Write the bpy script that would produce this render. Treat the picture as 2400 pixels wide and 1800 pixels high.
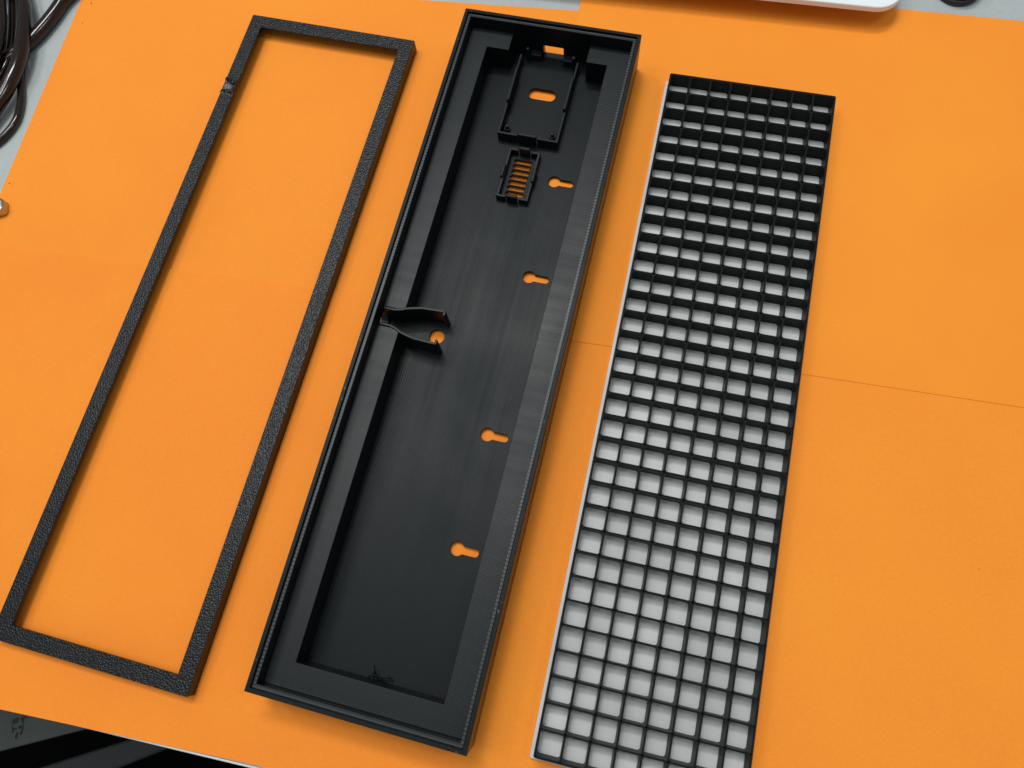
import bpy, bmesh, math, random
from mathutils import Matrix, Vector
from mathutils.geometry import tessellate_polygon

# ------------------------------------------------------------------ start
for o in list(bpy.data.objects):
    bpy.data.objects.remove(o)
scene = bpy.context.scene
COL = scene.collection
S = 0.001                       # all lengths below are millimetres
random.seed(7)

# ------------------------------------------------------------------ camera
cam_data = bpy.data.cameras.new('camera')
cam_data.sensor_width = 36.0
cam_data.lens = 25.967
cam_data.clip_start = 0.01
cam_data.clip_end = 50.0
cam = bpy.data.objects.new('camera', cam_data)
COL.objects.link(cam)
def rodrigues(w):
    t = w.length; k = w / t
    K = Matrix(((0, -k.z, k.y), (k.z, 0, -k.x), (-k.y, k.x, 0)))
    return Matrix.Identity(3) + K * math.sin(t) + (K @ K) * (1 - math.cos(t))
Rwc = rodrigues(Vector((-0.28479137, -0.10102538, -0.21346355)))   # world -> camera
CAM = Vector((0.2353, -263.379, 325.0545)) * S
cam.matrix_world = Matrix.Translation(CAM) @ Rwc.transposed().to_4x4()
cam_data.dof.use_dof = True
cam_data.dof.focus_distance = 0.345
cam_data.dof.aperture_fstop = 20.0
scene.camera = cam

# ------------------------------------------------------------------ world and lamps (indoor, ceiling panels and added fills)
world = bpy.data.worlds.new('World')
scene.world = world
world.use_nodes = True
bg = world.node_tree.nodes['Background']
bg.inputs['Color'].default_value = (0.88, 0.96, 1.0, 1)
bg.inputs['Strength'].default_value = 0.30

def panel_or_fill(name, x, y, z, sx, sy, power, rot=0.0, color=(0.98, 1.0, 0.99)):
    d = bpy.data.lights.new(name, 'AREA')
    d.shape = 'RECTANGLE'; d.size = sx; d.size_y = sy
    d.energy = power; d.color = color
    o = bpy.data.objects.new(name, d)
    COL.objects.link(o)
    o.location = (x, y, z)
    tgt = Vector((-0.07, -0.16, 0))
    o.rotation_euler = (tgt - Vector((x, y, z))).to_track_quat('-Z', 'Y').to_euler()
    return o
panel_or_fill('panel_or_fill', -1.10, -0.22, 2.0, 0.30, 0.55, 5.5)
panel_or_fill('panel_or_fill', -1.40, 0.46, 2.0, 0.30, 0.55, 5)
panel_or_fill('panel_or_fill', -0.38, 0.66, 2.0, 0.80, 0.16, 16)
panel_or_fill('panel_or_fill', -0.38, 0.25, 2.1, 0.30, 0.45, 9)
panel_or_fill('panel_or_fill', 0.95, 0.20, 2.0, 0.20, 0.50, 3.5)  # added fill from the east, lifts the shade beside the tray
panel_or_fill('panel_or_fill', 0.20, -0.60, 2.1, 0.30, 0.30, 2.5)  # added overhead fill on the near side, makes the shadows fainter

scene.view_settings.view_transform = 'Standard'
scene.view_settings.look = 'None'
scene.view_settings.exposure = 0.0
scene.view_settings.gamma = 1.0
scene.view_settings.use_curve_mapping = False

# ------------------------------------------------------------------ materials
def new_mat(name):
    m = bpy.data.materials.new(name); m.use_nodes = True
    nt = m.node_tree
    return m, nt, nt.nodes['Principled BSDF']

def bump_chain(nt, bsdf, items):
    """items: list of (height socket, strength, distance in mm)"""
    prev = None
    for h, st, dist in items:
        b = nt.nodes.new('ShaderNodeBump')
        b.inputs['Strength'].default_value = st
        b.inputs['Distance'].default_value = dist * S
        nt.links.new(h, b.inputs['Height'])
        if prev: nt.links.new(prev.outputs['Normal'], b.inputs['Normal'])
        prev = b
    nt.links.new(prev.outputs['Normal'], bsdf.inputs['Normal'])

def coord(nt, kind='Object'):
    t = nt.nodes.new('ShaderNodeTexCoord'); return t.outputs[kind]

def noise(nt, vec, scale, detail=3, rough=0.6):
    n = nt.nodes.new('ShaderNodeTexNoise')
    n.inputs['Scale'].default_value = scale
    n.inputs['Detail'].default_value = detail
    n.inputs['Roughness'].default_value = rough
    nt.links.new(vec, n.inputs['Vector'])
    return n.outputs['Fac']

def ramp(nt, fac, stops):
    r = nt.nodes.new('ShaderNodeValToRGB')
    e = r.color_ramp.elements
    while len(e) < len(stops): e.new(0.5)
    for el, (p, c) in zip(e, stops):
        el.position = p; el.color = (*c, 1)
    nt.links.new(fac, r.inputs['Fac'])
    return r.outputs['Color']

def remap(nt, fac, a, b, c, d):
    r = nt.nodes.new('ShaderNodeMapRange')
    for n, v in zip(('From Min', 'From Max', 'To Min', 'To Max'), (a, b, c, d)):
        r.inputs[n].default_value = v
    nt.links.new(fac, r.inputs['Value'])
    return r.outputs['Result']

def wave(nt, vec, period_mm, direction, distortion=0.0):
    w = nt.nodes.new('ShaderNodeTexWave')
    w.wave_type = 'BANDS'; w.bands_direction = direction
    w.inputs['Scale'].default_value = 0.31416 / (period_mm * S)
    w.inputs['Distortion'].default_value = distortion
    w.inputs['Detail'].default_value = 1.0
    w.inputs['Detail Scale'].default_value = 0.3
    nt.links.new(vec, w.inputs['Vector'])
    return w.outputs['Fac']

def paper_mat(name, col):
    m, nt, b = new_mat(name)
    v = coord(nt)
    f = noise(nt, v, 1000, 5, 0.8)
    c = ramp(nt, f, [(0.3, tuple(x * 0.93 for x in col)), (0.7, tuple(min(1, x * 1.05) for x in col))])
    big = noise(nt, v, 11, 3, 0.55)
    mix = nt.nodes.new('ShaderNodeMix'); mix.data_type = 'RGBA'; mix.blend_type = 'MULTIPLY'
    mix.inputs['Factor'].default_value = 1.0
    nt.links.new(c, mix.inputs['A'])
    nt.links.new(ramp(nt, big, [(0.3, (0.965, 0.93, 0.9)), (0.5, (0.985, 0.975, 0.97)), (0.7, (1, 1.04, 0.95))]), mix.inputs['B'])
    nt.links.new(mix.outputs['Result'], b.inputs['Base Color'])
    b.inputs['Roughness'].default_value = 0.72
    b.inputs['Specular IOR Level'].default_value = 0.25
    bump_chain(nt, b, [(f, 0.25, 0.12), (noise(nt, v, 6, 1, 0.4), 0.5, 1.2)])
    return m

def plastic_mat(name, col, rough, line=None, period=0.9, line_strength=0.5, grain=0.15, spec=0.17, dist=0.12, streak=None):
    """printed plastic: parallel filament lines as relief, faint dust grain, uneven gloss"""
    m, nt, b = new_mat(name)
    v = coord(nt)
    n1 = noise(nt, v, 160, 3, 0.6)
    n2 = noise(nt, v, 22, 3, 0.55)
    nt.links.new(ramp(nt, n2, [(0.3, tuple(x * 0.85 for x in col)), (0.7, tuple(x * 1.2 for x in col))]), b.inputs['Base Color'])
    nt.links.new(remap(nt, n2, 0.3, 0.7, rough - 0.05, rough + 0.06), b.inputs['Roughness'])
    b.inputs['Specular IOR Level'].default_value = spec
    if streak:
        mp = nt.nodes.new('ShaderNodeMapping'); mp.inputs['Scale'].default_value = streak
        nt.links.new(v, mp.inputs['Vector'])
        st = noise(nt, mp.outputs['Vector'], 260, 4, 0.6)
        add = nt.nodes.new('ShaderNodeMath'); add.operation = 'ADD'
        nt.links.new(remap(nt, n2, 0.3, 0.7, rough - 0.05, rough + 0.06), add.inputs[0])
        nt.links.new(remap(nt, st, 0.3, 0.7, -0.03, 0.03), add.inputs[1])
        nt.links.new(add.outputs[0], b.inputs['Roughness'])
    items = [(n1, grain, 0.2)]
    if line:
        items.append((wave(nt, v, period, line, 0.6), line_strength, dist))
    bump_chain(nt, b, items)
    return m

BLACK = (0.0035, 0.0060, 0.0070)
M_PAPER = [paper_mat('orange_paper_a', (0.93, 0.283, 0.024)), paper_mat('orange_paper_b', (0.93, 0.272, 0.024)),
           paper_mat('orange_paper_c', (0.93, 0.294, 0.024)), paper_mat('orange_paper_d', (0.93, 0.288, 0.025))]
M_FLOOR = plastic_mat('printed_black_floor', BLACK, 0.42, 'X', 1.15, 0.2, streak=(1, 0.02, 1), spec=0.16)
M_SHELF = plastic_mat('printed_black_shelf', BLACK, 0.40, 'Y', 0.8, 0.12, spec=0.27, streak=(0.03, 1, 1))
M_WALL = plastic_mat('printed_black_wall', BLACK, 0.32, 'Z', 0.4, 0.2, spec=0.32)
M_RIM = plastic_mat('printed_black_rim', BLACK, 0.44, None, grain=0.2)
def scuffs(m, amount=0.10):
    """sparse pale scuffs and dust on an edge"""
    nt = m.node_tree; b = nt.nodes['Principled BSDF']
    old = b.inputs['Base Color'].links[0].from_socket
    f = noise(nt, coord(nt), 420, 5, 0.7)
    g = noise(nt, coord(nt), 35, 2, 0.5)
    mul = nt.nodes.new('ShaderNodeMath'); mul.operation = 'MULTIPLY'
    nt.links.new(remap(nt, f, 0.62, 0.70, 0, 1), mul.inputs[0]); nt.links.new(remap(nt, g, 0.5, 0.62, 0, 1), mul.inputs[1])
    mix = nt.nodes.new('ShaderNodeMix'); mix.data_type = 'RGBA'
    nt.links.new(mul.outputs[0], mix.inputs['Factor'])
    nt.links.new(old, mix.inputs['A']); mix.inputs['B'].default_value = (amount, amount, amount * 0.95, 1)
    nt.links.new(mix.outputs['Result'], b.inputs['Base Color'])
scuffs(M_RIM)
M_LEDGE = plastic_mat('printed_black_ledge', BLACK, 0.4, 'Y', 1.6, 0.3, spec=0.5)
M_SMALL = plastic_mat('printed_black_detail', (0.006, 0.0085, 0.0098), 0.42, 'Z', 0.4, 0.2, spec=0.22)
M_GRID = plastic_mat('printed_black_grid', (0.013, 0.0145, 0.015), 0.36, 'Z', 0.4, 0.2, spec=0.06)

def textured_mat():
    m, nt, b = new_mat('pebbled_black_plastic')
    v = coord(nt)
    vo = nt.nodes.new('ShaderNodeTexVoronoi'); vo.feature = 'SMOOTH_F1'
    vo.inputs['Scale'].default_value = 1350
    vo.inputs['Smoothness'].default_value = 0.5
    nt.links.new(v, vo.inputs['Vector'])
    n = noise(nt, v, 700, 3, 0.6)
    b.inputs['Base Color'].default_value = (0.005, 0.006, 0.007, 1)
    b.inputs['Roughness'].default_value = 0.32
    b.inputs['Specular IOR Level'].default_value = 0.30
    bump_chain(nt, b, [(vo.outputs['Distance'], 0.75, -0.3), (n, 0.4, 0.2)])
    return m
M_PEBBLE = textured_mat()
M_MELT = plastic_mat('melted_black_plastic', (0.010, 0.010, 0.011), 0.2, None, grain=0.9, spec=0.6)
M_WHITE = plastic_mat('white_printed_plastic', (0.575, 0.572, 0.570), 0.45, 'Y', 0.5, 0.12, grain=0.05, spec=0.4)

def simple(name, col, rough, metal=0.0, scale=60, var=0.08, bump=0.1, spec=0.5, coat=0.0):
    m, nt, b = new_mat(name)
    v = coord(nt)
    n = noise(nt, v, scale, 4, 0.6)
    nt.links.new(ramp(nt, n, [(0.3, tuple(x * (1 - var) for x in col)), (0.7, tuple(min(1, x * (1 + var)) for x in col))]), b.inputs['Base Color'])
    b.inputs['Roughness'].default_value = rough
    b.inputs['Metallic'].default_value = metal
    b.inputs['Specular IOR Level'].default_value = spec
    b.inputs['Coat Weight'].default_value = coat
    bump_chain(nt, b, [(n, bump, 0.2)])
    return m
M_TABLE = simple('grey_laminate', (0.40, 0.43, 0.43), 0.42, scale=500, var=0.05, bump=0.05)
M_EDGE = simple('pale_edge_band', (0.58, 0.61, 0.61), 0.4, scale=200, var=0.04, bump=0.05)
M_CABLE = simple('glossy_brown_black_cable', (0.013, 0.0065, 0.0042), 0.13, scale=80, var=0.2, bump=0.05, spec=0.45)
M_LAPTOP = simple('white_aluminium', (0.80, 0.83, 0.85), 0.38, metal=0.0, scale=900, var=0.02, bump=0.03)
M_HULL = simple('grey_underside', (0.25, 0.25, 0.25), 0.6)
M_RUBBER = simple('black_rubber', (0.012, 0.012, 0.013), 0.5, scale=400, bump=0.2)
M_STEEL = simple('worn_steel', (0.42, 0.40, 0.38), 0.28, metal=1.0, scale=120, var=0.3, bump=0.15)
M_BOX = simple('dark_grey_box', (0.085, 0.095, 0.092), 0.7, scale=40, spec=0.2, var=0.12, bump=0.1)
M_BEAM = simple('dark_grey_beam', (0.03, 0.033, 0.034), 0.5, scale=40, spec=0.25, var=0.1, bump=0.1)
M_INK = simple('black_ink', (0.004, 0.004, 0.004), 0.6)
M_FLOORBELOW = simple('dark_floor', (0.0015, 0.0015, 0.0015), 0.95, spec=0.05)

# ------------------------------------------------------------------ builders
def link_mesh(name, me, mat, parent=None, smooth=False):
    o = bpy.data.objects.new(name, me); COL.objects.link(o)
    if mat and not me.materials: me.materials.append(mat)
    if parent: o.parent = parent
    if smooth:
        for p in me.polygons: p.use_smooth = True
    return o

def empty(name, loc=(0, 0, 0), rz=0.0):
    o = bpy.data.objects.new(name, None); COL.objects.link(o)
    o.empty_display_size = 0.02
    o.location = Vector(loc) * S; o.rotation_euler = (0, 0, rz)
    return o

def tag(o, label=None, cat=None, group=None, kind=None):
    if label: o['label'] = label
    if cat: o['category'] = cat
    if group: o['group'] = group
    if kind: o['kind'] = kind
    return o

def rrect(x0, y0, x1, y1, r=0.0, n=4):
    if r <= 0: return [(x0, y0), (x1, y0), (x1, y1), (x0, y1)]
    out = []
    for cx, cy, a0 in ((x1 - r, y0 + r, -90), (x1 - r, y1 - r, 0), (x0 + r, y1 - r, 90), (x0 + r, y0 + r, 180)):
        for i in range(n + 1):
            a = math.radians(a0 + 90 * i / n)
            out.append((cx + r * math.cos(a), cy + r * math.sin(a)))
    return out

def circle(cx, cy, r, n=28):
    return [(cx + r * math.cos(2 * math.pi * i / n), cy + r * math.sin(2 * math.pi * i / n)) for i in range(n)]

def inset(poly, d):
    """shift a closed CCW polygon inwards by d (a CW hole outwards from the material's edge)"""
    n = len(poly); out = []
    for i in range(n):
        p0, p1, p2 = Vector(poly[i - 1]), Vector(poly[i]), Vector(poly[(i + 1) % n])
        a = (p1 - p0).normalized(); b = (p2 - p1).normalized()
        na, nb = Vector((-a.y, a.x)), Vector((-b.y, b.x))
        m = na + nb
        k = m.dot(na)
        m = m / k if abs(k) > 0.2 else na
        out.append((p1.x + m.x * d, p1.y + m.y * d))
    return out

def area(poly):
    return 0.5 * sum(poly[i - 1][0] * poly[i][1] - poly[i][0] * poly[i - 1][1] for i in range(len(poly)))

def prism_mesh(name, outer, holes, z0, z1, bev=0.2, seg=2):
    """plate with holes; top edges rounded by bev"""
    if area(outer) < 0: outer = outer[::-1]
    holes = [h if area(h) < 0 else h[::-1] for h in holes]
    loops = [outer] + holes
    bm = bmesh.new()
    levels = [(0.0, z0)]
    if bev > 0:
        for i in range(seg + 1):
            a = math.pi / 2 * i / seg
            levels.append((bev * (1 - math.cos(a)), z1 - bev + bev * math.sin(a)))
    else:
        levels.append((0.0, z1))
    rings = []
    for lp in loops:
        lv = []
        for d, z in levels:
            q = inset(lp, d) if d > 0 else lp
            lv.append([bm.verts.new((x * S, y * S, z * S)) for x, y in q])
        for a, b in zip(lv[:-1], lv[1:]):
            n = len(a)
            for i in range(n):
                j = (i + 1) % n
                bm.faces.new((a[i], a[j], b[j], b[i]))
        rings.append(lv)
    for which, flip in ((-1, False), (0, True)):
        vs = [v for lv in rings for v in lv[which]]
        tri = tessellate_polygon([[v.co for v in lv[which]] for lv in rings])
        for t in tri:
            f = [vs[i] for i in t]
            nrm = (f[1].co - f[0].co).cross(f[2].co - f[0].co)
            up = nrm.z > 0
            if up == flip: f.reverse()
            try: bm.faces.new(f)
            except ValueError: pass
    me = bpy.data.meshes.new(name); bm.to_mesh(me); bm.free()
    return me

def prism(name, outer, holes, z0, z1, mat, parent=None, bev=0.2, seg=2):
    return link_mesh(name, prism_mesh(name, outer, holes, z0, z1, bev, seg), mat, parent)

def loft_ring(name, rect, prof, mat, parent=None, r=1.0, n=3):
    """closed profile [(inset, z)] swept round a rounded rectangle"""
    bm = bmesh.new(); rows = []
    x0, y0, x1, y1 = rect
    for d, z in prof:
        rr = max(r - d, 0.25)
        rows.append([bm.verts.new((x * S, y * S, z * S)) for x, y in rrect(x0 + d, y0 + d, x1 - d, y1 - d, rr, n)])
    m = len(rows)
    for k in range(m):
        a, b = rows[k], rows[(k + 1) % m]
        c = len(a)
        for i in range(c):
            j = (i + 1) % c
            bm.faces.new((a[i], a[j], b[j], b[i]))
    bmesh.ops.recalc_face_normals(bm, faces=bm.faces)
    me = bpy.data.meshes.new(name); bm.to_mesh(me); bm.free()
    return link_mesh(name, me, mat, parent)

def box(name, x0, y0, z0, x1, y1, z1, mat, parent=None, bev=0.2):
    return prism(name, rrect(x0, y0, x1, y1, min(0.3, (x1 - x0) / 3, (y1 - y0) / 3), 2), [], z0, z1, mat, parent, bev)

def tube_mesh(name, pts, rad, n=12, sub=6, caps=True):
    P = [Vector(p) for p in pts]
    path = []
    for i in range(len(P) - 1):                    # Catmull-Rom
        p0 = P[max(i - 1, 0)]; p1 = P[i]; p2 = P[i + 1]; p3 = P[min(i + 2, len(P) - 1)]
        for k in range(sub):
            t = k / sub
            path.append(0.5 * ((2 * p1) + (p2 - p0) * t + (2 * p0 - 5 * p1 + 4 * p2 - p3) * t * t + (3 * p1 - p0 - 3 * p2 + p3) * t ** 3))
    path.append(P[-1])
    bm = bmesh.new(); rings = []
    up = Vector((0, 0, 1))
    for i, p in enumerate(path):
        t = (path[min(i + 1, len(path) - 1)] - path[max(i - 1, 0)]).normalized()
        a = t.cross(up)
        if a.length < 1e-4: a = Vector((1, 0, 0))
        a.normalize(); b = a.cross(t)
        rings.append([bm.verts.new((p + (a * math.cos(q) + b * math.sin(q)) * rad) * S) for q in [2 * math.pi * j / n for j in range(n)]])
    for a, b in zip(rings[:-1], rings[1:]):
        for j in range(n):
            bm.faces.new((a[j], a[(j + 1) % n], b[(j + 1) % n], b[j]))
    if caps:
        bm.faces.new(rings[0]); bm.faces.new(rings[-1])
    bmesh.ops.recalc_face_normals(bm, faces=bm.faces)
    me = bpy.data.meshes.new(name); bm.to_mesh(me); bm.free()
    return me

def ribbon_mesh(name, path, half, z0, z1, bev=0.15):
    """upright strip of even thickness along a plan path"""
    L, Rr = [], []
    for i, p in enumerate(path):
        a = Vector(path[max(i - 1, 0)]); b = Vector(path[min(i + 1, len(path) - 1)])
        t = (b - a).normalized(); nn = Vector((-t.y, t.x))
        L.append((p[0] + nn.x * half, p[1] + nn.y * half)); Rr.append((p[0] - nn.x * half, p[1] - nn.y * half))
    return prism_mesh(name, Rr + L[::-1], [], z0, z1, bev)

# ------------------------------------------------------------------ the table and what is below it
TA = math.radians(1.9)                            # the table's front edge runs a little askew
def tbl(u, v):                                    # u along the front edge, v away from it, from a point on the edge
    return (-199.2 + u * math.cos(TA) - v * math.sin(TA), -355.4 + u * math.sin(TA) + v * math.cos(TA))
ZT = -1.0                                         # the paper's top is z = 0
top = prism('table_top', [tbl(-600, 0), tbl(700, 0), tbl(700, 700), tbl(-600, 700)], [], ZT - 24, ZT, M_TABLE, None, bev=0.4)
tag(top, 'pale grey laminate table top under the orange paper sheets', 'table', kind='structure')
prism('edge_band', [tbl(-600, -1.1), tbl(700, -1.1), tbl(700, -0.12), tbl(-600, -0.12)], [], ZT - 24, ZT - 0.15, M_EDGE, top, bev=0.45, seg=3)

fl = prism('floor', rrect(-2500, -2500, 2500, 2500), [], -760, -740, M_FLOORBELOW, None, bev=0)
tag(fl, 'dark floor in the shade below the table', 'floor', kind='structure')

# ------------------------------------------------------------------ orange sheets (A4, overlapping)
def sheet(name, pts, ztop, mat, label):
    o = prism(name, pts, [], ztop - 0.21, ztop, mat, None, bev=0.0)
    return tag(o, label, 'paper', 'orange sheets laid edge to edge on the table')
sheet('paper_sheet', [(-331.6, -165), (-44.0, -149.0), (-52.2, 41.2), (-139.4, 34.6), (-340.2, 22.0)], -0.72, M_PAPER[0],
      'orange paper sheet lying under the thin upper end of the black frame')
near = sheet('paper_sheet', [(-331.5, -363.0), (-104.4, -351.5), (-28.0, -346.5), (-43.2, -139.2), (-120.9, -143.0), (-319.1, -154.3), (-333.5, -155.2)], -0.36, M_PAPER[1],
      'orange paper sheet overhanging the front edge of the grey table')
sheet('paper_sheet', [(-44.0, -147.1), (-3.0, -145.2), (83.7, -141.1), (177.4, -137.3), (262, -133.6), (258.0, 73.4), (143.2, 69.1), (107.3, 68.0), (-56.5, 62.0)], 0.0, M_PAPER[2],
      'orange paper sheet shaded by the white slab at its far edge')
sheet('paper_sheet', [(-29.5, -352.0), (270, -340.0), (262, -125.6), (177.4, -129.3), (83.7, -133.1), (-3.0, -137.2), (-44.0, -139.1)], -0.3, M_PAPER[3],
      'orange paper sheet under the near half of the white-backed grid')

# added strip along its far edge, sloped so the seam shows as a lighter line
bm = bmesh.new()
edge = [(-333.5, -155.2), (-319.1, -154.3), (-120.9, -143.0), (-43.2, -139.2)]
lo = [bm.verts.new((x * S, (y - 0.02) * S, -0.355 * S)) for x, y in edge]
hi = [bm.verts.new((x * S, (y + 1.3) * S, -0.70 * S)) for x, y in edge]
for a in range(3): bm.faces.new((lo[a], lo[a + 1], hi[a + 1], hi[a]))
me = bpy.data.meshes.new('seam_light_strip'); bm.to_mesh(me); bm.free()
link_mesh('seam_light_strip', me, M_PAPER[1], near)

# ------------------------------------------------------------------ thin black cover frame (hollow underneath)
FA = math.radians(-1.352)
FW, FL, FH = 93.4, 334.2, 6.5
fx = -136.093 - (FW / 2) * math.cos(FA) + (-FL / 2) * -math.sin(FA)
fy = 1.307 - (FW / 2) * math.sin(FA) + (-FL / 2) * math.cos(FA)
frame = empty('cover_frame', (fx, fy, -0.44), FA)
tag(frame, 'thin black pebble-textured rectangular cover frame lying open on orange paper', 'frame')
H = FH + 0.44
loft_ring('bezel', (-FW / 2, -FL / 2, FW / 2, FL / 2),
          [(0.0, H - 1.6), (0.0, H - 0.25), (0.08, H - 0.08), (0.25, H), (7.0, H), (7.15, H - 0.08), (7.25, H - 0.25), (7.25, H - 1.6)], M_PEBBLE, frame, r=0.5)
loft_ring('skirt', (-FW / 2, -FL / 2, FW / 2, FL / 2),
          [(0.05, 0.3), (0.05, H - 1.6), (1.8, H - 1.6), (1.8, 0.0), (0.35, 0.0)], M_WALL, frame, r=0.5)
# the scarred spot on the left rail: rough melted lumps
def lump_patch():
    bm = bmesh.new(); rnd = random.Random(3)
    nx, ny = 18, 24
    grid = []
    for j in range(ny + 1):
        row = []
        for i in range(nx + 1):
            u, v = i / nx, j / ny
            x = -FW / 2 - 0.25 + u * 7.4
            y = FL / 2 - 52.5 + v * 11.0 + (u - 0.5) * -1.0
            e = min(1, 6 * min(u, 1 - u) + 0.35) * min(1, 7 * min(v, 1 - v))
            ridge = math.exp(-((v - 0.88 + 0.22 * u) / 0.09) ** 2) + 0.9 * math.exp(-((v - 0.12 - 0.10 * u) / 0.08) ** 2) + 0.8 * math.exp(-((u - 0.93) / 0.08) ** 2)
            z = H - 0.05 + e * (0.10 + 0.9 * ridge * rnd.uniform(0.1, 1.6) + rnd.uniform(-0.05, 0.13))
            if i == 0: x -= rnd.uniform(0, 0.55) * min(1, ridge); z -= 0.5
            row.append(bm.verts.new((x * S, y * S, z * S)))
        grid.append(row)
    for j in range(ny):
        for i in range(nx):
            bm.faces.new((grid[j][i], grid[j][i + 1], grid[j + 1][i + 1], grid[j + 1][i]))
    ret = bmesh.ops.extrude_face_region(bm, geom=bm.faces[:])
    for e in ret['geom']:
        if isinstance(e, bmesh.types.BMVert): e.co.z = (H - 0.8) * S
    bmesh.ops.recalc_face_normals(bm, faces=bm.faces)
    me = bpy.data.meshes.new('melted_scar'); bm.to_mesh(me); bm.free()
    return me
o = link_mesh('melted_scar', lump_patch(), M_MELT, frame)
tag(o, 'rough glossy melted scar across the rail')

# ------------------------------------------------------------------ deep black tray
TRA = math.radians(-1.18810)
tray = empty('printed_tray', (-66.27, -156.55, 0.0), TRA)
tag(tray, 'deep black printed tray with keyhole slots and board holders in its floor', 'tray')
RW, RL, TH = 45.0, 166.0, 24.25
R4 = (-RW, -RL, RW, RL)
def side_panel(x0, x1, z1, holes, thick, origin, rz):
    """upright wall: drawn flat as length x height, then stood up; its inner face looks along +normal"""
    me = prism_mesh('side_wall', rrect(x0, 0.02, x1, z1), holes, 0.0, thick, bev=0)
    m = Matrix.Translation(Vector(origin) * S) @ Matrix.Rotation(rz, 4, 'Z') @ Matrix.Rotation(math.pi / 2, 4, 'X')
    me.transform(m)
    return link_mesh('side_wall', me, M_WALL, tray)
# (drawn face ends up looking along local -y before rz, so thickness runs towards -y)
side_panel(-RL, RL, 22.75, [circle(-1.2, 8.6, 5.4, 36)], 3.5, (-RW + 3.5 - 3.5, 0, 0), math.pi / 2)
side_panel(-RL, RL, 22.75, [], 3.5, (RW - 3.5, 0, 0), math.pi / 2)
side_panel(-RW + 3.5, RW - 3.5, 22.75, [rrect(-4.1, 1.9, 6.5, 10.6, 0.4, 2)], 3.5, (0, RL, 0), 0)
side_panel(-RW + 3.5, RW - 3.5, 22.75, [], 3.5, (0, -RL + 3.5, 0), 0)
loft_ring('rim', R4, [(0.0, 22.75), (0.0, 24.0), (0.07, 24.18), (0.25, 24.25), (1.65, 24.25), (1.8, 24.1), (1.8, 22.75)], M_RIM, tray, r=0.3)
loft_ring('ledge', R4, [(2.02, 22.70), (2.02, 22.95), (2.15, 23.05), (3.28, 23.05), (3.44, 22.95), (3.44, 22.70)], M_LEDGE, tray, r=1.0)

# inner shelf with its notch for the board and the gap for the power socket
prism('shelf', [(20.4, 152.0), (31.0, 152.0), (31.0, -152.2), (-31.0, -152.2), (-31.0, -7.4), (-32.5, -6.6), (-35.0, -5.9), (-41.55, -5.9),
                (-41.55, -162.55), (41.55, -162.55), (41.55, 162.55), (20.4, 162.55)], [], 1.6, 16.0, M_SHELF, tray, bev=0.25)
prism('shelf', [(-19.6, 152.0), (-31.0, 152.0), (-31.0, 5.0), (-32.5, 4.1), (-35.0, 3.5), (-41.55, 3.5), (-41.55, 162.55), (-19.6, 162.55)], [], 1.6, 16.0, M_SHELF, tray, bev=0.25)

def keyhole(cx, cy, r=3.05, hw=1.75, end=27.9):
    out = []
    a0 = math.asin(hw / r)
    n = 22
    for i in range(n + 1):
        a = a0 + (2 * math.pi - 2 * a0) * i / n
        out.append((cx + r * math.cos(a), cy + r * math.sin(a)))
    for i in range(9):
        a = -math.pi / 2 + math.pi * i / 8
        out.append((end - hw + hw * math.cos(a), cy + hw * math.sin(a)))
    return out
holes = [keyhole(18.2, y) for y in (90.9, 37.9, -41.3, -93.1)]
holes.append(circle(-17.0, -1.1, 3.6, 32))
holes.append(rrect(-6.6, 136.3, 7.4, 143.0, 2.9, 6))
for k in range(7):
    y = 98.6 - 3.09 * k
    holes.append(rrect(-4.2, y - 1.2, 5.1, y + 1.2, 1.15, 4))
prism('floor_panel', rrect(-41.9, -162.9, 41.9, 162.9), holes, 0.12, 2.0, M_FLOOR, tray, bev=0.15)

# two springy clip arms beside the socket
for sgn in (1, -1):
    pth = [(-41.3, 3.9), (-36.0, 3.9), (-33.0, 4.6), (-30.3, 5.7), (-27, 6.6), (-23.4, 7.4), (-18, 7.7), (-13.3, 8.0)]
    if sgn < 0: pth = [(-41.3, 3.9), (-36.0, 3.9), (-33.0, 4.7), (-30.3, 6.0), (-27, 6.9), (-23.2, 7.6), (-18, 7.8), (-13.3, 7.9)]
    hook = [(-13.2, 8.3), (-12.9, 7.0), (-13.3, 5.9)]
    c0 = -1.15
    arm = link_mesh('clip_arm', ribbon_mesh('clip_arm', [(x, c0 + sgn * y) for x, y in pth], 0.55, 1.8, 16.25 if sgn > 0 else 16.2), M_SMALL, tray)
    link_mesh('hook', ribbon_mesh('hook', [(x, c0 + sgn * y) for x, y in hook], 0.5, 1.8, 16.15), M_SMALL, arm)

# board holder: low walls, taller side grips, a front clip and four pins
bh = prism('board_holder', [(-15.3, 157.5), (-15.3, 108.9), (-4.95, 108.9), (-4.95, 110.0), (-14.2, 110.0), (-14.2, 157.5)], [], 1.8, 8.0, M_SMALL, tray, bev=0.15)
prism('holder_wall', [(15.7, 157.5), (15.7, 108.9), (5.2, 108.9), (5.2, 110.0), (14.6, 110.0), (14.6, 157.5)], [], 1.8, 8.0, M_SMALL, bh, bev=0.15)
box('side_grip', -15.15, 127.2, 1.8, -13.75, 146.6, 10.2, M_SMALL, bh)
box('side_grip', 14.15, 127.2, 1.8, 15.55, 146.6, 10.2, M_SMALL, bh)
box('front_clip', -4.5, 108.3, 1.8, 4.8, 109.9, 10.0, M_SMALL, bh, bev=0.35)
box('end_stop', -10.4, 159.4, 1.8, -5.0, 162.6, 6.2, M_SMALL, bh)
box('end_stop', 7.0, 158.6, 1.8, 11.6, 162.6, 6.2, M_SMALL, bh)
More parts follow.
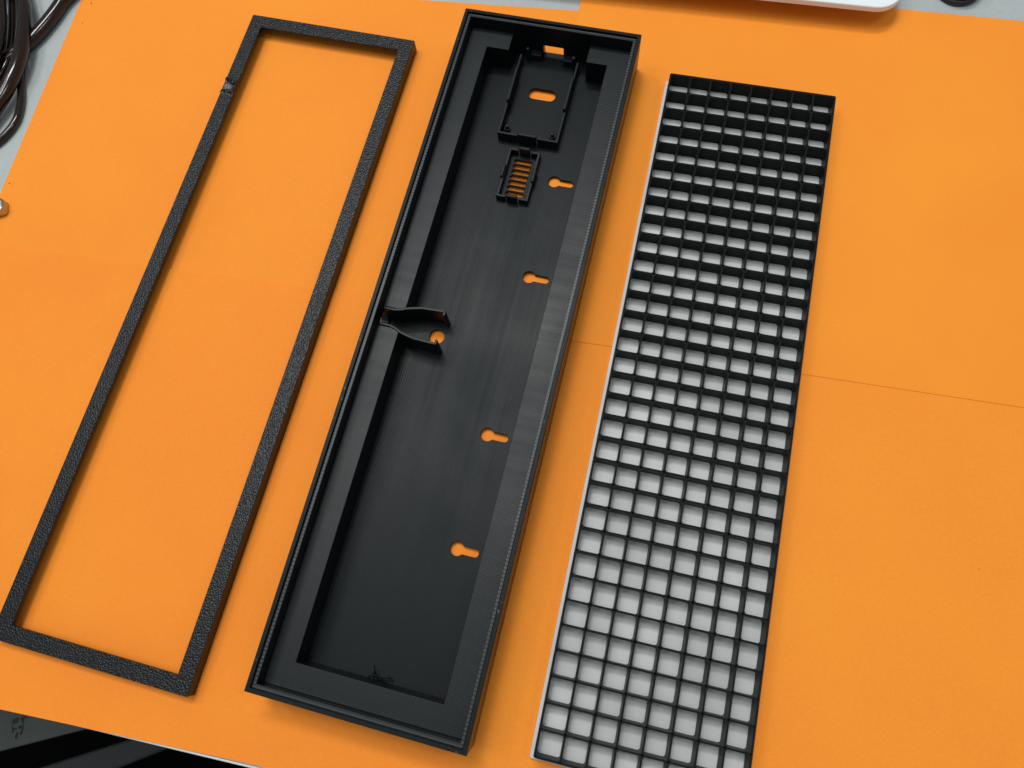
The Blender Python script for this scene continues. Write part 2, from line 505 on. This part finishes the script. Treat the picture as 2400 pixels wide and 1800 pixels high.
for px, py, hh in ((-12.1, 115.6, 5.6), (11.5, 115.3, 5.6), (-11.6, 159.4, 10.8), (12.8, 158.0, 10.8)):
    p1 = prism('pin', circle(px, py, 1.0, 14), [], 1.8, hh, M_SMALL, bh, bev=0.5, seg=3)
    if hh < 8: prism('pin_collar', circle(px, py, 1.7, 14), [], 1.8, 3.6, M_SMALL, bh, bev=0.2)

# small vented holder
sh = prism('sensor_holder', [(-2.9, 103.1), (-7.6, 103.1), (-7.6, 75.2), (-2.9, 75.2), (-2.9, 76.4), (-6.3, 76.4), (-6.3, 101.9), (-2.9, 101.9)], [], 1.8, 6.0, M_SMALL, tray, bev=0.2)
prism('holder_wall', [(3.8, 103.1), (8.5, 103.1), (8.5, 75.2), (3.8, 75.2), (3.8, 76.4), (7.2, 76.4), (7.2, 101.9), (3.8, 101.9)], [], 1.8, 6.0, M_SMALL, sh, bev=0.2)
for x0, y0, x1, y1 in ((-2.2, 101.9, 3.1, 103.6), (-2.2, 74.7, 3.1, 76.4)):
    box('clip_tab', x0, y0, 1.8, x1, y1, 7.8, M_SMALL, sh, bev=0.45)
for x0, x1 in ((-8.1, -6.6), (7.5, 9.0)):
    box('side_grip', x0, 85.6, 1.8, x1, 92.8, 7.6, M_SMALL, sh, bev=0.4)
# loose strings of filament at the near end of the floor
strings = [[(-1.5, -152.0, 2.3), (-2.2, -149.5, 3.2), (-3.0, -147.2, 2.6)], [(0.2, -152.1, 2.4), (-1.0, -149.8, 4.0), (-1.4, -148.0, 5.0)],
           [(1.0, -152.0, 2.4), (3.2, -150.2, 4.2), (5.6, -149.8, 3.4)], [(1.2, -152.1, 2.4), (4.0, -151.0, 3.6), (6.5, -150.8, 3.0)],
           [(-4.0, -151.8, 2.3), (-1.0, -150.6, 3.5), (2.0, -151.2, 2.6)]]
for st in strings:
    link_mesh('filament_string', tube_mesh('filament_string', st, 0.28, 6, 4), M_SMALL, tray, smooth=True)

# ------------------------------------------------------------------ white diffuser plate and the black cell grid on it
plate = prism('diffuser_plate', rrect(-2.0, -322.4, 82.0, 2.2, 0.8, 3), [], 0.0, 2.0, M_WHITE, None, bev=0.2)
tag(plate, 'thin white plastic plate under the black cell grid', 'plate')
gridroot = empty('cell_grid', (0, 0, 2.0), 0.0)
tag(gridroot, 'black printed grid of 256 open square cells on a white plate', 'grid')
loft_ring('border', (-0.62, -320.62, 80.62, 0.62), [(0.0, 0.0), (0.0, 7.75), (0.08, 7.93), (0.25, 8.0), (0.55, 8.0), (0.61, 7.9), (0.61, 0.0)], M_GRID, gridroot, r=0.9)
cell_me = prism_mesh('cell', rrect(0.015, -9.985, 9.985, -0.015, 0.75, 3), [rrect(0.42, -9.58, 9.58, -0.42, 1.05, 4)], 0.0, 8.0, bev=0.17, seg=2)
cell_me.materials.append(M_GRID)
for r in range(32):
    for c in range(8):
        o = bpy.data.objects.new('cell', cell_me); COL.objects.link(o)
        o.parent = gridroot
        o.location = (c * 10 * S, -r * 10 * S, random.uniform(-0.04, 0.03) * S)

# ------------------------------------------------------------------ things at the edges of the table
# white slab with a rounded corner, raised on its inset underside
slab = empty('white_device', (70, 90, 0))
tag(slab, 'thin white slab-like device with rounded corner raised over the orange paper', 'device')
def local(pts, o): return [(x - o[0], y - o[1]) for x, y in pts]
LA = math.radians(1.7)
def lp(u, v):                                       # from the slab's right front corner, u to the left, v to the back
    return (106.3 - u * math.cos(LA) - v * math.sin(LA), 54.3 - u * math.sin(LA) + v * math.cos(LA))
def round_poly(w, d, r):
    return [lp(w - x, y) for x, y in rrect(0, 0, w, d, r, 8)]
prism('shell', local(round_poly(310, 210, 13), (70, 90)), [], 10.1, 13.2, M_LAPTOP, slab, bev=0.8, seg=3)
prism('underside', local([lp(306 - x, 4 + y) for x, y in rrect(24, 24, 278, 184, 12, 6)], (70, 90)), [], 1.2, 10.1, M_HULL, slab, bev=0)
for u, v in ((44, 40), (266, 40), (44, 176), (266, 176)):
    x, y = lp(u, v)
    prism('foot', circle(x - 70, y - 90, 5.5, 16), [], -0.22, 1.2, M_RUBBER, slab, bev=0)

# black round foot of something standing on the table
def lathe(name, prof, mat, parent=None, n=40):
    bm = bmesh.new(); rings = []
    for r, z in prof:
        rings.append([bm.verts.new((r * math.cos(2 * math.pi * i / n) * S, r * math.sin(2 * math.pi * i / n) * S, z * S)) for i in range(n)])
    for a, b in zip(rings[:-1], rings[1:]):
        for i in range(n): bm.faces.new((a[i], a[(i + 1) % n], b[(i + 1) % n], b[i]))
    bm.faces.new(rings[0][::-1]); bm.faces.new(rings[-1])
    bmesh.ops.recalc_face_normals(bm, faces=bm.faces)
    me = bpy.data.meshes.new(name); bm.to_mesh(me); bm.free()
    return link_mesh(name, me, mat, parent, smooth=True)
knob = empty('round_stand', (137.0, 86.5, ZT))
tag(knob, 'black round stand base on the bare grey table', 'stand')
lathe('base', [(11.2, 0), (11.8, 0.6), (11.8, 2.4), (11.2, 3.0)], M_RUBBER, knob)
lathe('body', [(10.6, 2.9), (10.8, 3.6), (10.6, 9.0), (9.4, 11.0), (4.0, 11.6)], M_RUBBER, knob)

# cables in the far left corner
cable = empty('coiled_cable', (-358, -30, ZT))
tag(cable, 'coil of thick glossy dark brown cable on the grey table corner', 'cable')
def cab(name, pts, rad, parent, org):
    return link_mesh(name, tube_mesh(name, [(x - org[0], y - org[1], z - org[2]) for x, y, z in pts], rad, 14, 7), M_CABLE, parent, smooth=True)
OC = (-358, -30, ZT)
c1 = [(-383, 22, 6), (-376, 6, 6.6), (-368.5, -5.3, 7), (-363.2, -13, 7), (-358.8, -22.4, 7), (-355.0, -32.5, 7), (-351.8, -43.5, 7), (-350.3, -57, 6.6), (-351.4, -72, 5.6), (-357, -92, 4.4), (-369, -110, 3.2), (-386, -122, 2.9)]
cab('loop', c1, 3.7, cable, OC)
cab('loop', [(-392, 14, 9), (-383, 0, 10.5), (-375.5, -12.5, 11), (-370.3, -22, 11), (-366.0, -31.5, 10.6), (-363.4, -44, 9.6), (-363.0, -58, 8), (-368, -78, 6), (-380, -94, 4)], 2.7, cable, OC)
cab('loop', [(-400, 6, 7), (-390, -6, 9), (-382.5, -17, 10.4), (-377.5, -27, 10.4), (-373.5, -38, 9.4), (-372.0, -52, 8), (-376, -70, 6), (-386, -86, 4)], 3.4, cable, OC)
cab('loop', [(-386, 10, 3), (-378, -4, 3), (-372, -17, 3), (-367, -28, 3.2), (-362.6, -40, 3.4), (-361, -52, 3.2), (-364, -68, 3)], 2.3, cable, OC)
for k in range(4):
    d = k * 2.0
    cab('strand', [(-377.5 + d, -17 + k * 0.4, 1.4 + k * 0.2), (-374.0 + d * 0.9, -25, 2.2 + k * 0.3), (-370.6 + d * 0.85, -35, 3.0), (-367.8 + d * 0.75, -47, 3.4), (-368 + d * 0.6, -62, 3.0)], 1.0, cable, OC)
cab('tie_band', [(-391, -4, 6.0), (-385, -2.5, 12.5), (-377, -1.5, 12.0), (-369.6, -3.2, 8.0)], 2.2, cable, OC)
cable2 = empty('crossing_cable', (-350, -30, ZT))
tag(cable2, 'thick dark cable running under the coil toward the far table edge', 'cable')
O2 = (-350, -30, ZT)
cab('sheath', [(-336, 22, 2.8), (-343.0, 6, 2.8), (-346.4, -3, 2.8), (-348.4, -14.0, 2.8), (-352.1, -26.9, 2.8), (-357.0, -37.5, 2.8), (-364, -47, 2.8), (-374, -56, 2.8), (-390, -66, 2.8)], 3.6, cable2, O2)
cable3 = empty('thin_cable', (-342, -76, ZT))
tag(cable3, 'thin dark cable bending beside the edge of the orange paper', 'cable')
O3 = (-342, -76, ZT)
cab('sheath', [(-361, -34, 1.1), (-357.5, -41, 1.1), (-354.0, -48.5, 1.1), (-350.6, -55.5, 1.1), (-347.6, -62, 1.1), (-344.3, -70, 1.1), (-342.0, -80.6, 1.1), (-343.4, -89.3, 1.1), (-347.5, -97.5, 1.1), (-356, -106, 1.1), (-372, -114, 1.1)], 2.0, cable3, O3)

# metal connector tip at the left edge, resting on the paper
plug = empty('metal_plug', (-331, -135, -0.44), math.radians(28))
tag(plug, 'small worn steel plug tip at the paper edge beside the cables', 'plug')
body = prism('shell', rrect(-24, -4.2, 7.2, 4.2, 2.6, 5), [], 0.0, 4.8, M_STEEL, plug, bev=1.2, seg=4)
prism('contact_face', rrect(-20, -2.4, 4.6, 2.4, 1.4, 4), [], 4.6, 5.05, M_LAPTOP, body, bev=0.15)

# grey box and beam seen past the table's front edge
bx = empty('storage_box', (-420, -440, -740))
tag(bx, 'dark grey box with black scribbled marks below the table edge', 'box')
ang = math.atan2(-443.2 + 473.4, -359.8 + 419.7)
def bl(u, v): return (-390 + 420 + u * math.cos(ang) - v * math.sin(ang), -458.3 + 440 + u * math.sin(ang) + v * math.cos(ang))
prism('lid', [bl(-160, 0), bl(200, 0), bl(200, 220), bl(-160, 220)], [], 420, 440, M_BOX, bx, bev=1.5, seg=3)
prism('body', [bl(-157, 3), bl(197, 3), bl(197, 217), bl(-157, 217)], [], 0, 420, M_BOX, bx, bev=0)
marks = [[(-418.6, -448.8), (-417.7, -453.0)], [(-418.0, -448.1), (-416.0, -451.3)], [(-416.9, -447.9), (-414.9, -447.7), (-415.0, -449.2), (-415.8, -451.0)],
         [(-413.0, -446.2), (-411.4, -446.8), (-411.4, -449.1)], [(-411.9, -446.0), (-408.5, -444.6)], [(-410.4, -446.6), (-409.1, -450.4)],
         [(-417.2, -454.4), (-415.4, -455.5), (-415.6, -458.1)], [(-414.1, -454.1), (-413.5, -455.4)],
         [(-412.0, -453.3), (-408.8, -451.4), (-408.2, -453.8), (-408.1, -457.9)], [(-411.2, -456.8), (-411.0, -459.6), (-410.7, -461.6)], [(-411.3, -452.7), (-410.2, -453.7)]]
for k, mk in enumerate(marks):
    hw = 0.85 if k in (2, 4, 6, 8, 9) else 0.5
    link_mesh('ink_mark', ribbon_mesh('ink_mark', [(x + 420, y + 440) for x, y in mk], hw, 439.9, 440.25, 0), M_INK, bx)
beam = empty('grey_beam', (-330, -455, -740))
tag(beam, 'dark grey beam beyond the black gap below the table edge', 'beam')
def bm2(x, y): return (x + 330, y + 455)
prism('beam_top', [bm2(-506, -547), bm2(-437, -540), bm2(-255, -418.6), bm2(-281, -418.6)], [], 418, 440, M_BEAM, beam, bev=3.0, seg=4)
prism('beam_post', [bm2(-470, -535), bm2(-440, -532), bm2(-400, -505), bm2(-420, -500)], [], 0, 418, M_BEAM, beam, bev=0)

# specks of dust and dark crumbs on the far left sheet
PAIR = 'tiny dark crumb of a close pair at the paper corner by the cables'
for x, y, zt, lab in ((-333.0, 2.6, -0.72, PAIR), (-332.2, 1.4, -0.72, PAIR),
                      (-332.0, -12.4, -0.72, 'lone dark crumb on orange paper close to the thick crossing cable'),
                      (-330.8, -117.8, -0.72, 'dark crumb at the paper edge just beyond the steel plug tip'),
                      (162.8, -210.6, -0.3, 'faint dark crumb on bare orange paper far from the black grid')):
    o = prism('crumb', circle(x, y, (0.16 if x > 0 else random.uniform(0.2, 0.36)), 7), [], zt - 0.05, zt + 0.3, M_INK, None, bev=0.1)
    tag(o, lab, 'crumb', 'dark crumbs on the paper')
